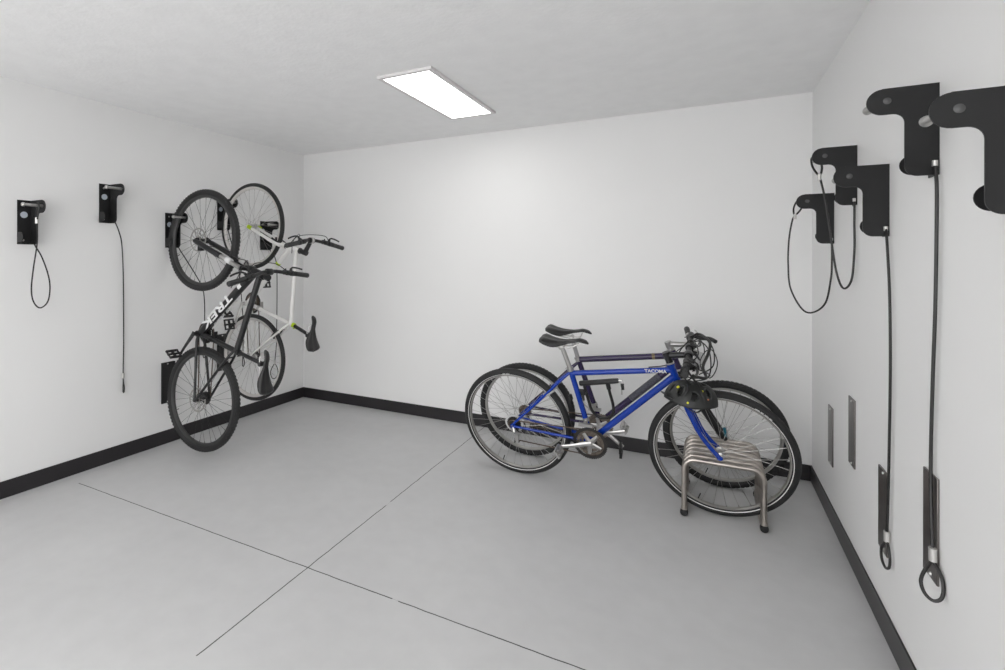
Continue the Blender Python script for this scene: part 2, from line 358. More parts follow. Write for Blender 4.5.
def wheel(name, root, c, S, rear):
    """c = (x, z) of the axle; rim is the part, tyre, hub, spokes are its pieces"""
    R, tr = S['R'], S['tr']; cx, cz = c; Rc = R - tr; ri = R - 2 * tr + .006; rd = S.get('rim_deep', .020); rw = S.get('rim_w', .012)
    prof = [(0, -rw), (.004, -rw), (.004, -rw + .003), (-.003, -rw + .004), (-.003, rw - .004), (.004, rw - .003), (.004, rw), (0, rw), (-rd * .7, rw * .92), (-rd, rw * .45), (-rd, -rw * .45), (-rd * .7, -rw * .92)]
    w = MB().ring(ri, prof, (cx, 0, cz), 96).build(name, S['rim_m'], root)
    t = MB().ring(Rc, circ(tr, 16, S.get('tw', 1.)), (cx, 0, cz), 96)
    if S.get('knobs'):
        nk = 84
        for i in range(nk):
            a = 2 * PI * i / nk
            for yy, da in ((-.011, 0), (.011, .5 * 2 * PI / nk), (-.020, .25 * 2 * PI / nk), (.020, .75 * 2 * PI / nk)):
                yy = yy / .0285 * tr; rr = Rc + math.sqrt(tr * tr - yy * yy) - .0045; m_ = Matrix.Translation((cx, 0, cz)) @ Matrix.Rotation(-(a + da), 4, 'Y') @ Matrix.Translation((rr, yy, 0))
                t.box((-.004, -.0045, -.007), (.0045, .0045, .007), m_)
    tyre = t.build('tyre', 'rubber', w)
    if S.get('stripe'):
        for sd in (-1, 1):
            a = math.radians(240); MB().ring(Rc, [((tr + .0006) * math.cos(a + q) , sd * (tr + .0006) * -math.sin(a + q) ) for q in (-.09, .09)] + [((tr - .002) * math.cos(a + q), sd * (tr - .002) * -math.sin(a + q)) for q in (.09, -.09)], (cx, 0, cz), 96).build('reflective_stripe', 'stripe', tyre)
    if S.get('dashes'):
        for sd in (-1, 1):
            mb = MB()
            for (a0, a1) in ((62, 58), (57, 54.5), (53.5, 50), (49, 46.5)) if name == 'front_wheel' else ((100, 97), (96, 92)):
                P = []
                for a in (a0, (a0 + a1) / 2, a1):
                    a = math.radians(a); rr = Rc - tr * .25; P.append((cx + rr * math.cos(a), sd * tr * 1.0, cz + rr * math.sin(a)))
                mb.tube(P, .0022, 6)
            mb.build('tyre_lettering', 'letter', tyre)
    hw = .065 if rear else .048; fl = .032 if not rear else .028; hr = S.get('hub_r', .022)
    prof = [(0, -hw), (.006, -hw), (.009, -hw + .006), (.012, -fl - .006), (hr, -fl - .002), (hr, -fl + .002), (.013, -fl + .008), (.013, fl - .008), (hr, fl - .002), (hr, fl + .002), (.012, fl + .006), (.009, hw - .006), (.006, hw), (0, hw)]
    MB().lathe(prof, (cx, 0, cz), 'y', 24).build('hub', S.get('hub_m', 'silver'), w)
    # spokes: four meshes shared by all, turned round the axle
    n = S.get('ns', 32); L0 = ri - rd + .002
    for i in range(n):
        key = (S['id'], rear, i % 4)
        if key not in spoke_cache:
            sd = 1 if i % 2 else -1; sg = 1 if (i // 2) % 2 else -1; a = sg * math.radians(S.get('cross', 62))
            mb = MB().tube([(hr * .9 * math.cos(a), sd * fl, hr * .9 * math.sin(a)), (L0, sd * .002, 0)], S.get('sr', .0011), 5).tube([(L0 - .014, sd * .003, 0), (L0 + .002, sd * .002, 0)], .002, 6)
            o = mb.build('spoke', S.get('spoke_m', 'spoke'), w); spoke_cache[key] = o
        else:
            o = spoke_cache[key].copy(); C.objects.link(o); o.parent = w
        o.location = (cx, 0, cz); o.rotation_euler = (0, -2 * PI * (i + .5) / n, 0)
    if S.get('disc'):
        yd = .040; mb = MB(); ro = .085
        mb.ring(ro - .006, [(-.006, -.001), (.006, -.001), (.006, .001), (-.006, .001)], (cx, yd, cz), 60)
        for i in range(12):
            a = 2 * PI * i / 12; mb.tube([(cx + .02 * math.cos(a), yd, cz + .02 * math.sin(a)), (cx + (ro - .01) * math.cos(a + .5), yd, cz + (ro - .01) * math.sin(a + .5))], .0025, 6)
        mb.ring(.02, [(-.004, -.0015), (.004, -.0015), (.004, .0015), (-.004, .0015)], (cx, yd, cz), 30).build('brake_disc', 'rim', w)
    a = math.radians(250); MB().tube([(cx + (ri - rd) * math.cos(a), 0, cz + (ri - rd) * math.sin(a)), (cx + (ri - rd - .035) * math.cos(a), 0, cz + (ri - rd - .035) * math.sin(a))], .003, 8).build('valve', 'blackplastic', w)
    if rear:
        mb = MB()
        for k, rr in enumerate(S.get('cass', (.047, .043, .039, .035, .030, .026, .023))):
            chainring(mb, (cx, cz), -.030 - .004 * k, rr, int(rr * 2 * PI / .0127) + 1, .012, .002)
        mb.lathe([(.013, -.058), (.018, -.058), (.018, -.028), (.013, -.028)], (cx, 0, cz), 'y', 20, closed=True)
        mb.build('cassette', S.get('cass_m', 'darkgear'), w)
        if S.get('spoke_guard'):
            mb = MB().lathe([(.020, -.0270), (.060, -.0255), (.060, -.0245), (.020, -.0255)], (cx, 0, cz), 'y', 40, closed=True); mb.build('spoke_guard', 'lens', w)
    if S.get('qr'):
        mb = MB().lathe([(0, hw + .012), (.009, hw + .011), (.010, hw), (0, hw)], (cx, 0, cz), 'y', 16).lathe([(0, -hw - .012), (.009, -hw - .011), (.010, -hw), (0, -hw)], (cx, 0, cz), 'y', 16)
        mb.tube([(cx, hw + .010, cz), (cx - .02, hw + .018, cz + .02), (cx - .045, hw + .016, cz + .045)], [.004, .005, .004], 8); mb.build('quick_release', 'silver', w)
    return w

def saddle(root, x0, x1, zt, W, rail_at, name='saddle', tilt=0., mname='saddle', lean=0.):
    """x0 tail, x1 nose"""
    L = x1 - x0; secs = []; n = 22; m = 18
    vs = []
    for i in range(n):
        t = i / (n - 1); x = x0 + L * t
        w = W / 2 * (1 - .10 * (1 - min(1, t / .06)) ** 2) if t < .12 else W / 2 * (1 - (min(1, (t - .12) / .50)) ** 1.25 * (1 - .30)) 
        w *= math.sqrt(max(.05, 1 - max(0, (t - .9) / .1) ** 2 * .9)) * (max(.0, 1 - max(0, (.14 - t) / .14) ** 2.2)) ** .5 + .004
        endk = max(0, (.10 - t) / .10) ** 2 + max(0, (t - .92) / .08) ** 2
        top = zt - .012 * endk - .020 * math.sin(PI * min(1, max(0, (t - .1) / .7))) * .8 - .010 * max(0, (t - .85) / .15) - .004 * (1 - min(1, t / .08))
        dep = (.019 + .018 * math.exp(-((t - .30) / .20) ** 2) - .004 * t) * (1 - .55 * min(1, endk))
        for k in range(m + 1):
            a = PI * k / m; cy = math.cos(a); s_ = math.sin(a)
            y = w * math.copysign(abs(cy) ** .75, cy); z = top - dep * (1 - s_ ** .55) - .006 * math.exp(-(y / .012) ** 2) * (1 if t < .75 else 0)
            vs.append((x, y, z + (x - (x0 + x1) / 2) * tilt))
    fs = []; q = m + 1
    for i in range(n - 1):
        for k in range(m): fs.append((i * q + k, i * q + k + 1, (i + 1) * q + k + 1, (i + 1) * q + k))
        fs.append((i * q, (i + 1) * q, (i + 1) * q + m, i * q + m))
    fs.append(tuple(range(q))); fs.append(tuple((n - 1) * q + k for k in range(q))[::-1])
    s = MB().add(vs, fs).build(name, mname, root)
    rl = MB()
    for sd in (-1, 1):
        rl.tube(smooth([(x0 + .045, sd * .045, zt - .036), (x0 + .08, sd * .024, zt - .052), (rail_at[0], sd * .022, rail_at[1]), (rail_at[0] + .05, sd * .022, rail_at[1] + .001), (x1 - .06, sd * .010, zt - .035)], 4), .0036, 8)
    rl.build('saddle_rail', 'silver', s)
    return s

def crankset(root, S, ang):
    bx, bz = S['BB']; ca = S.get('crank_m', 'silver'); rs = S.get('rings', (.098, .078, .058)); L = S.get('crank_l', .17)
    mb = MB().lathe([(0, -.066), (.012, -.066), (.016, -.060), (.018, -.052), (.018, -.036), (.012, -.034), (.012, .034), (.014, .050), (.012, .062), (0, .062)], (bx, 0, bz), 'y', 20)
    cr = mb.build('crankset', ca, root)
    for k, rr in enumerate(rs):
        m_ = MB(); chainring(m_, (bx, bz), -.050 + .006 * k, rr, int(rr * 2 * PI / .0127), rr - .020, .0026); m_.build('chainring', S.get('ring_m', 'darkgear') if k == 0 else S.get('ring_in', 'gear'), cr)
    sp = MB()
    for i in range(5):
        a = 2 * PI * i / 5 + ang; sp.tube([(bx, -.052, bz), (bx + (rs[1] - .012) * math.cos(a), -.051, bz + (rs[1] - .012) * math.sin(a))], [.016, .010], 8, sq=((0, 1, 0), .45))
    sp.build('spider', ca, cr)
    for sd in (-1, 1):
        a = ang if sd < 0 else ang + PI; dx, dz = math.cos(a), math.sin(a)
        arm = MB().tube(smooth([(bx - dx * .012, sd * .060, bz - dz * .012), (bx + dx * .03, sd * .062, bz + dz * .03), (bx + dx * L * .7, sd * .074, bz + dz * L * .7), (bx + dx * (L + .012), sd * .078, bz + dz * (L + .012))], 4), [.017, .017, .016, .016, .0155, .0145, .013, .012, .0115, .011, .011, .012, .011], 10, sq=((0, 1, 0), .5)).build('crank_arm', ca, cr)
        px, pz = bx + dx * L, bz + dz * L; pr = S.get('pedal_rot', 0.)
        R_ = Matrix.Translation((px, sd * .135, pz)) @ Matrix.Rotation(pr, 4, 'Y')
        p = MB(); a_, b_, h_ = S.get('pedal_a', .042), .045, .008
        p.box((-a_, -b_, -h_), (-a_ + .012, b_, h_), R_).box((a_ - .012, -b_, -h_), (a_, b_, h_), R_)
        p.box((-a_ + .012, -b_, -h_ * .8), (a_ - .012, -b_ + .008, h_ * .8), R_).box((-a_ + .012, b_ - .008, -h_ * .8), (a_ - .012, b_, h_ * .8), R_).box((-a_ + .012, -.008, -h_ * .8), (a_ - .012, .008, h_ * .8), R_)
        p.tube([(px, sd * .072, pz), (px, sd * .182, pz)], .008, 10)
        pd = p.build('pedal', S.get('pedal_m', 'blackplastic'), cr, .002)
    # chain round the big ring and a small cog, via the derailleur
    if S.get('chain', True):
        r1 = rs[S.get('on_ring', 1)] + .002; r2 = .030; y1, y2 = -.050 + .006 * S.get('on_ring', 1), -.046
        P = []; a0 = math.atan2(-bz, -bx) 
        for i in range(13): a = PI / 2 - PI * i / 12 + .06; P.append((bx + r1 * math.cos(a), y1, bz + r1 * math.sin(a)))
        dj = S['der']; P += [(dj[0] + .03, y2, dj[1] - .052 + .0), (dj[0] + .008, y2, dj[1] - .060), (dj[0] - .008, y2, dj[1] - .046), (dj[0] + .012, y2, dj[1] - .02), (dj[0] + .014, y2, dj[1] + .008)]
        for i in range(7): a = -PI * .35 - PI * .95 * i / 6; P.append((r2 * math.cos(a), y2, r2 * math.sin(a)))
        P.append((r2 * .6, y2, r2 * .95))
        MB().tube(P, .0042, 6, closed=True).build('chain', 'chain', root)
    return cr

def derailleur(root, S):
    x, z = S['der']; mt = S.get('der_m', 'silver')
    mb = MB().tube([(.004, -.055, -.012), (x, -.062, z + .012)], [.012, .014], 10).tube([(x, -.062, z + .012), (x + .018, -.056, z - .006)], [.014, .013], 10)
    mb.prism([(-.010, .012), (.010, .012), (.016, -.03), (.014, -.07), (-.002, -.075), (-.012, -.03)], -.051, -.053, lambda p, q, d: (x + p + .004, d, z + q))
    mb.prism([(-.010, .012), (.010, .012), (.016, -.03), (.014, -.07), (-.002, -.075), (-.012, -.03)], -.040, -.038, lambda p, q, d: (x + p + .004, d, z + q))
    d = mb.build('rear_derailleur', mt, root)
    for q in (.004, -.058):
        m_ = MB(); chainring(m_, (x + .006, z + q), -.0455, .018, 11, .004, .004, .003); m_.build('jockey_wheel', 'blackplastic', d)

def bars(root, S):
    """handlebar with stem, grips, levers and cables"""
    bx, bz = S['bar']; ex, ez = S['bar_end']; sk = S.get('skew', 0.) / S['bar_hw']; hw = S['bar_hw']; hx, hz = S['HT']; dx, dz = S['sdir']
    st = S.get('stem_m', 'blacksatin'); sx, sz = hx + dx * S['spacer'], hz + dz * S['spacer']
    m = MB().tube([(hx - dx * .004, 0, hz - dz * .004), (sx, 0, sz)], .0185, 18).tube([(sx - dx * .014, 0, sz - dz * .014), (sx + dx * .022, 0, sz + dz * .022)], .0205, 18)
    m.tube([(sx + dx * .004, 0, sz + dz * .004), (bx, 0, bz)], [.018, .015], 14)
    m.lathe([(0, -.024), (.020, -.024), (.022, -.020), (.022, .020), (.020, .024), (0, .024)], (bx, 0, bz), 'y', 20)
    s = m.build('stem', st, root)
    if S.get('stem_cap'): MB().lathe([(.0225, -.012), (.0232, -.012), (.0232, .012), (.0225, .012)], (bx, 0, bz), 'y', 20, closed=True).build('clamp_plate', 'silver', s)
    pts = [];
    for y in (-hw, -hw + .12, -.13, -.05, 0, .05, .13, hw - .12, hw):
        a = min(1, max(0, (abs(y) - .05) / (hw - .05))); rise = S.get('rise', 0.)
        k = min(1, max(0, (abs(y) - .05) / .11)); pts.append((bx + (ex - bx) * a + sk * y, y, bz + (ez - bz) * (.35 * a + .65 * k)))
    b = MB().tube(smooth(pts, 5), .0125, 14).build('handlebar', S.get('bar_m', 'blacksatin'), root)
    for sd in (-1, 1):
        e = Vector(pts[0 if sd < 0 else -1]); f_ = Vector(pts[1 if sd < 0 else -2]); d = (f_ - e).normalized()
        g = MB().tube([e - d * .004, e - d * .002, e + d * .004, e + d * .06, e + d * .118, e + d * .122], [.012, .0165, .0175, .0165, .0165, .0175], 16).build('grip', 'grip', b)
        c = e + d * .15; fw = Vector(S.get('lever_dir', (.95, 0, -.3))).normalized()
        lm = MB().tube([c - d * .012, c + d * .012], .0185, 14).tube([c, c + fw * .028, c + fw * .036 - d * .01], [.010, .010, .008], 10)
        lm.tube(smooth([c + fw * .034, c + fw * .050 - d * .03, c + fw * .052 - d * .075, c + fw * .046 - d * .12], 4), [.007] + [.006] * 11 + [.0065], 8, sq=((0, 0, 1), .6))
        lv = lm.build('brake_lever', S.get('lever_m', 'blackplastic'), b)
        c2 = e + d * .19; sh = MB().tube([c2 - d * .014, c2 + d * .014], .0175, 12).lathe([(0, -.010), (.016, -.010), (.018, -.004), (.016, .006), (0, .008)], c2 + Vector((-.004, 0, -.026)) + fw * .012, ax=(0.2, 0, 1), n=16)
        sh.tube([c2 + fw * .008 + Vector((0, 0, -.02)), c2 + fw * .035 + Vector((0, 0, -.028)) - d * .025], [.004, .005], 8); sh.build('shifter', 'blackplastic', b)
        if S.get('bar_ends') == sd:
            MB().tube([e + d * .001, e - d * .028], .0165, 14).tube(smooth([e - d * .014, e - d * .014 + fw * .05, e - d * .005 + fw * .10 + Vector((0, 0, .015)), e + d * .03 + fw * .13 + Vector((0, 0, .02))], 5), .0115, 12).build('bar_end', S.get('barend_m', 'blacksatin'), b)
    if S.get('cables'):
        for q, cp in enumerate(S['cables']):
            MB().tube(smooth(cp, 7), S.get('cable_r', .0028), 7).build('brake_cable', 'cable', root)
    return b

def vbrake(root, x, z, ux, uz, m, up=.0):
    """rim brake arms; (ux,uz) points away from the axle along the stay"""
    mb = MB()
    for sd in (-1, 1):
        y = sd * .036; mb.tube([(x, y, z), (x + ux * .05, sd * .040, z + uz * .05), (x + ux * .095, sd * .030, z + uz * .095)], [.009, .007, .006], 10)
        mb.box((x + ux * .032 - .022, sd * .020 - .005, z + uz * .032 - .006), (x + ux * .032 + .022, sd * .020 + .005, z + uz * .032 + .006))
    mb.tube([(x + ux * .095, -.05, z + uz * .095), (x + ux * .095, .032, z + uz * .095)], .0026, 7)
    return mb.build('rim_brake', m, root)

def bicycle(name, mx, S, label):
    root = empty(name, mx=mx); tag(root, label, 'bicycle', S.get('group'))
    bb, cl, HT, HB = S['BB'], S['cluster'], S['HT'], S['HB']; fm = S['paint']
    V = lambda p, y=0: (p[0], y, p[1])
    hd = Vector((HT[0] - HB[0], HT[1] - HB[1])).normalized(); S['sdir'] = (hd.x, hd.y)
    # frame
    f = MB(); rr = S['tubes']  # tt, dt, st, ht
    hc = lambda t: (HB[0] + (HT[0] - HB[0]) * t, HB[1] + (HT[1] - HB[1]) * t)
    f.tube([V(HB), V(HT)], rr[3], 20)
    f.tube([V(hc(.03)), V(hc(.12))], rr[3] + .003, 20).tube([V(hc(.88)), V(hc(.97))], rr[3] + .003, 20)
    tt0, tt1 = S.get('tt', (cl, hc(.72))); f.tube([V(tt0), V(tt1)], rr[0], 18, sq=((0, 1, 0), S.get('flat', 1.)))
    dt1 = hc(.28); f.tube([V(bb), V(dt1)], S.get('dt_r', [rr[1], rr[1]]), 18, sq=((0, 1, 0), S.get('flat', 1.)))
    sd_ = Vector((cl[0] - bb[0], cl[1] - bb[1])).normalized(); top = (cl[0] + sd_.x * .018, cl[1] + sd_.y * .018)
    f.tube([V(bb), V(top)], rr[2], 18)
    f.lathe([(0, -.036), (.019, -.036), (.021, -.033), (.021, .033), (.019, .036), (0, .036)], (bb[0], 0, bb[1]), 'y', 20)
    sst = S.get('ss_top', cl); sr = S.get('stay_r', .008)
    for sd in (-1, 1):
        f.tube(smooth([(sst[0] + .006, sd * .006, sst[1]), (sst[0] - (sst[0]) * .16, sd * .030, sst[1] * .84), (sst[0] * .45, sd * .046, sst[1] * .45), (.004, sd * .062, .010)], 4), [sr] * 12 + [sr * .9], 12)
        f.tube(smooth([(bb[0] - .015, sd * .018, bb[1]), (bb[0] - .08, sd * .034, bb[1] * .83), (bb[0] * .45, sd * .048, bb[1] * .45), (.008, sd * .062, -.002)], 4), [sr * 1.25] * 4 + [sr * 1.1] * 4 + [sr] * 5, 12)
        f.prism([(-.012, .006), (.0, .016), (.018, .012), (.030, -.004), (.012, -.016), (-.010, -.014)], sd * .060, sd * .065, lambda p, q, d: (p, d, q))
    f.tube([(sst[0] * .86, -.028, sst[1] * .86), (sst[0] * .86, .028, sst[1] * .86)], .006, 10)
    fr = f.build('frame', fm, root)
    MB().tube([V((top[0] - sd_.x * .016, top[1] - sd_.y * .016)), V((top[0] + sd_.x * .004, top[1] + sd_.y * .004))], rr[2] + .0035, 18).tube([(top[0] - .022, -.012, top[1]), (top[0] - .022, .014, top[1])], .004, 8).build('seat_clamp', S.get('clamp_m', 'silver'), fr)
    MB().tube([V(hc(1.0)), V(hc(1.04 + .004 / .1))], rr[3] + .0025, 20).tube([V(hc(-.09)), V(hc(0))], rr[3] + .0025, 20).build('headset', S.get('headset_m', 'silver'), fr)
    # fork
    ax, az = S['axle']; cx_, cz_ = S['crown']; k = MB(); lg = MB() if S.get('susp') else k; pf = S.get('fork_m', fm)
    k.tube([V(HB), V((cx_, cz_))], rr[3] * .85, 16)
    for sd in (-1, 1):
        y0, y1 = sd * S.get('fork_y0', .036), sd * (.054 if S.get('susp') else .048)
        if S.get('susp'):
            u = Vector((ax - cx_, az - cz_)).normalized(); Lg = math.hypot(ax - cx_, az - cz_)
            P = lambda t, y=y0: (cx_ + (ax - .012 - cx_) * t, y, cz_ + (az - cz_) * t + .0)
            lg.tube([P(.42), P(.44), P(.97), P(1.02)], [.019, .0205, .018, .014], 16)
            lg.tube([P(.98), (ax, y1, az)], [.013, .010], 10)
        else:
            k.tube(smooth([(cx_, y0 * .75, cz_), (cx_ + (S['forkmid'][0][0] - cx_) * .35, y0, cz_ + (S['forkmid'][0][1] - cz_) * .35)] + [(p, sd * .041, q) for p, q in S['forkmid']] + [(ax - .004, y1, az + .004)], 5), [.0155] * 8 + [.0145] * 4 + [.0125] * 3 + [.011] * (1 + 5 * (len(S['forkmid']) + 2) - 15), 14, sq=((0, 1, 0), .8))
        lg.lathe([(0, 0), (.013, 0), (.013, sd * .005), (0, sd * .005)], (ax, y1 - sd * .002, az), 'y', 16)
    cw = S.get('fork_y0', .036)
    k.tube([(cx_, -cw - .004, cz_), (cx_, -cw * .5, cz_ + .006), (cx_, 0, cz_ + .010), (cx_, cw * .5, cz_ + .006), (cx_, cw + .004, cz_)], [.015, .018, .020, .018, .015], 14)
    if S.get('arch'):
        q = Vector((ax - cx_, az - cz_)) * .40; nx, nz = S['arch']
        lg.tube(smooth([(cx_ + q.x, -cw, cz_ + q.y), (cx_ + q.x + nx, -cw * .7, cz_ + q.y + nz), (cx_ + q.x + nx * 1.2, 0, cz_ + q.y + nz * 1.2), (cx_ + q.x + nx, cw * .7, cz_ + q.y + nz), (cx_ + q.x, cw, cz_ + q.y)], 4), .011, 10)
    fk = k.build('fork', pf, root)
    if S.get('susp'): lg.build('fork_legs', pf, fk)
    if S.get('susp'):
        s_ = MB()
        for sd in (-1, 1): s_.tube([(cx_, sd * cw, cz_), (cx_ + (ax - .012 - cx_) * .44, sd * cw, cz_ + (az - cz_) * .44)], .0155, 16)
        s_.build('stanchions', S.get('stan_m', 'silver'), fk)
    if S.get('accent'):
        for sd in (-1, 1): MB().tube([(ax - (ax - cx_) * .04, sd * .0525, az + (cz_ - az) * .04), (ax - (ax - cx_) * .13, sd * .0505, az + (cz_ - az) * .13)], .0165, 12, sq=((0, 1, 0), .8)).build('fork_accent', 'lime', fk)
        a = Vector(V(dt1)); b = Vector(V(bb)); MB().tube([a + (b - a) * .26, a + (b - a) * .29], S.get('dt_r', [rr[1]])[0] + .0012, 18).build('tube_accent', 'lime', fr)
    wf = wheel('front_wheel', root, S['axle'], S, False); wr = wheel('rear_wheel', root, (0, 0), S, True)
    # seatpost, saddle
    sp = S['post']; MB().tube([V((cl[0], cl[1])), V(sp)], .0135, 16).lathe([(0, -.03), (.014, -.028), (.016, 0), (.014, .028), (0, .03)], (sp[0], 0, sp[1]), 'y', 14).build('seatpost', S.get('post_m', 'silver'), root)
    s0, s1, sz = S['saddle']; sdl = saddle(root, s0, s1, sz, S.get('saddle_w', .15), sp, tilt=S.get('stilt', 0))
    bars(root, S); crankset(root, S, S['crank'])
    derailleur(root, S)
    # front derailleur
    p = (bb[0] + sd_.x * .115, bb[1] + sd_.y * .115)
    MB().tube([V(p, -.012), V(p, -.034)], .012, 10).box((p[0] - .035, -.052, p[1] - .012), (p[0] + .045, -.050, p[1] + .006)).box((p[0] - .035, -.036, p[1] - .012), (p[0] + .045, -.034, p[1] + .006)).tube([V((p[0] - .0, p[1] + .004)), V((p[0] + sd_.x * .02, p[1] + sd_.y * .02 + .004))], rr[2] + .004, 14).build('front_derailleur', S.get('der_m', 'silver'), root)
    if S.get('vb'):
        d = Vector((sst[0], sst[1])).normalized(); r_ = S['R'] - 2 * S['tr'] - .03
        vbrake(root, d.x * r_, d.y * r_, d.x * .8 + .25, d.y * .8 , S['vb'])
        d = Vector((cx_ - ax, cz_ - az)).normalized(); vbrake(root, ax + d.x * r_ + .016, az + d.y * r_, d.x, d.y, S['vb'])
    if S.get('disc'):
        for (x_, z_, w_) in ((ax - .060, az + .035, fk), (.035, .065, fr)):
            MB().box((x_ - .022, .030, z_ - .018), (x_ + .022, .058, z_ + .022)).tube([(x_ + .01, .052, z_), (x_ - .005, .056, z_ + .05)], [.01, .004], 8).build('brake_caliper', 'blackplastic', w_, .004)
    return root, fr, (V(dt1), V(bb), V(tt0), V(tt1))

def frame_mx(o, fwd, up):
    f = Vector(fwd).normalized(); u = Vector(up); l = u.cross(f).normalized(); u = f.cross(l)
    return basis(f, l, u, o)
def lean_mx(o, yaw, lean):
    y, l = math.radians(yaw), math.radians(lean)
    u = Vector((math.cos(y), math.sin(y), 0)); n = Vector((-math.sin(y) * math.cos(l), math.cos(y) * math.cos(l), math.sin(l))); w = u.cross(n)
    return basis(u, n, w, o)

# --- blue bicycle in the floor rack
MXB = lean_mx((-1.08, 3.182, .347), -1.25, 11)
blue = dict(id='b', R=.3575, tr=.0225, rim_m='rim', rim_deep=.011, stripe=True, dashes=True, paint='blue', BB=(.477, -.036), cluster=(.372, .383), HT=(.911, .488), HB=(.942, .395), tubes=(.0155, .0178, .0155, .0185),
    ss_top=(.362, .378), axle=(1.146, .005), crown=(.964, .352), forkmid=[(.998, .25), (1.052, .125), (1.100, .055)], post=(.325, .535), saddle=(.190, .482, .592), saddle_w=.145, stilt=-.02,
    bar=(1.0, .545), bar_end=(.998, .552), bar_hw=.30, spacer=.045, crank=math.radians(193), der=(.012, -.050), rings=(.100, .080, .060), ring_in='gear', ring_m='darkgear', pedal_a=.026, spoke_guard=True, qr=False, vb='silver', pedal_m='silver', pedal_rot=.9,
    lever_m='darkgear', bar_ends=1, barend_m='blacksatin', stem_m='blacksatin', lever_dir=(.9, 0, -.25), tt=((.378, .372), (.915, .452)), headset_m='silver',
    cables=[[(1.0, .17, .55), (1.045, .15, .575), (1.09, .05, .57), (1.105, -.05, .52), (1.09, -.08, .46), (1.03, -.02, .41), (.975, 0, .39)], [(1.0, -.17, .55), (1.05, -.13, .60), (1.02, .0, .63), (.97, .05, .57), (.91, .02, .48), (.80, .012, .45)],
            [(1.0, -.15, .53), (1.06, -.16, .53), (1.10, -.05, .46), (1.03, .02, .41), (.93, .02, .42)], [(1.0, .15, .56), (1.04, .12, .63), (1.11, .0, .60), (1.115, -.06, .52), (1.05, -.02, .45)]], cable_r=.0032)
rb, fb, geo = bicycle('bicycle', MXB, blue, 'bright blue bicycle standing in the floor rack, in front of the purple one')
MB().tube(smooth([(1.0, .24, .565), (1.035, .20, .598), (1.064, .16, .603), (1.099, .08, .593), (1.091, 0, .559), (1.07, -.1, .525), (1.085, -.18, .500), (1.03, -.24, .53)], 7), .0075, 10).build('cable_bundle', 'cable', rb)
MB().tube(smooth([(1.054, 0, .512), (1.076, .05, .551), (1.108, .05, .565), (1.132, 0, .531), (1.128, -.05, .495), (1.101, -.1, .469), (1.07, -.1, .498)], 6, True), .0026, 8, closed=True).build('cable_loop', 'cable', rb)
for sd in (-1, 1):          # twist shifters and their cable guides fill the middle of the bar
    g = MB().tube([(1.0, sd * .10, .547), (1.0, sd * .135, .548)], [.021, .019], 16).tube([(1.0, sd * .12, .53), (1.03, sd * .10, .515), (1.05, sd * .06, .50)], [.010, .008, .004], 10)
    g.lathe([(0, -.007), (.019, -.007), (.021, 0), (.019, .007), (0, .007)], (1.018, sd * .118, .560), ax=(.3, 0, 1), n=18).build('gear_shifter', 'blackplastic', rb)
MB().tube(smooth([(.955, -.012, .355), (.985, -.02, .40), (1.035, -.03, .45), (1.045, -.06, .52), (1.01, -.10, .55)], 6), .004, 8).build('brake_cable', 'cable', rb)
MB().lathe([(0, -.010), (.024, -.010), (.028, 0), (.024, .006), (0, .006)], (1.040, -.045, .505), ax=(1, -.5, .1), n=24).build('round_reflector', 'lens', rb)
ya = -.0158
text('frame_lettering', 'TACOMA', .026, basis((.998, 0, .06), (-.06, 0, .998), (0, -1, 0), (.838, ya - .0006, .4415)), 'letter', fb, 1.0, .0006)
MB().lathe([(0, .0), (.010, .0), (.010, .03), (0, .03)], (.367, 0, .205), ax=(-.24, 0, .97), n=16).build('tube_clamp', 'blackplastic', fb)

# --- purple bicycle behind it
MXP = lean_mx((-1.115, 3.512, .335), 3.0, 9)
purp = dict(id='p', R=.338, tr=.022, rim_m='rim', rim_deep=.017, knobs=True, paint='purple', BB=(.500, -.026), cluster=(.370, .385), HT=(.922, .505), HB=(.962, .392), tubes=(.0195, .0220, .0165, .0215),
    ss_top=(.362, .380), axle=(1.213, .0), crown=(.985, .345), susp=True, fork_m='blacksatin', arch=(-.02, .035), post=(.327, .545), saddle=(.153, .455, .612), saddle_w=.145, stilt=-.05, clamp_m='silver',
    bar=(1.028, .548), bar_end=(1.015, .560), bar_hw=.30, spacer=.035, crank=math.radians(-37), der=(.012, -.048), rings=(.085, .068, .050), ring_m='gear', cass_m='gear', vb='silver', pedal_a=.036, pedal_rot=1.5, barend_m='silver',
    stem_m='silver', lever_m='silver', lever_dir=(.95, 0, .05), tt=((.375, .398), (.925, .470)),
    cables=[[(1.0, .17, .54), (1.06, .12, .57), (1.10, .0, .54), (1.09, -.03, .45), (1.04, .0, .38)], [(1.0, -.17, .54), (1.06, -.12, .58), (1.07, .02, .58), (.99, .04, .52), (.92, .02, .46)]], cable_r=.003)
rp, fp, geo = bicycle('bicycle', MXP, purp, 'dark purple bicycle standing behind the bright blue one in the rack')
a, b = Vector(geo[1]), Vector(geo[0]); d = (b - a)
MB().tube([a + d * .42, a + d * .80], .0226, 18).build('grey_tube_decal', 'purplegrey', fp)
a, b = Vector(geo[2]), Vector(geo[3]); d = (b - a); MB().tube([a + d * .80, a + d * .83], .0198, 18).build('gold_tube_decal', 'gold', fp)
MB().lathe([(0, -.003), (.034, -.003), (.036, 0), (.034, .004), (0, .004)], (1.075, -.10, .50), ax=(.45, -1, .25), n=24).build('round_reflector', 'lens', rp)
MB().tube([(1.215, -.065, .02), (1.213, -.070, .045), (1.207, -.074, .075)], [.006, .007, .009], 10).build('teal_quick_release', 'teal', rp)

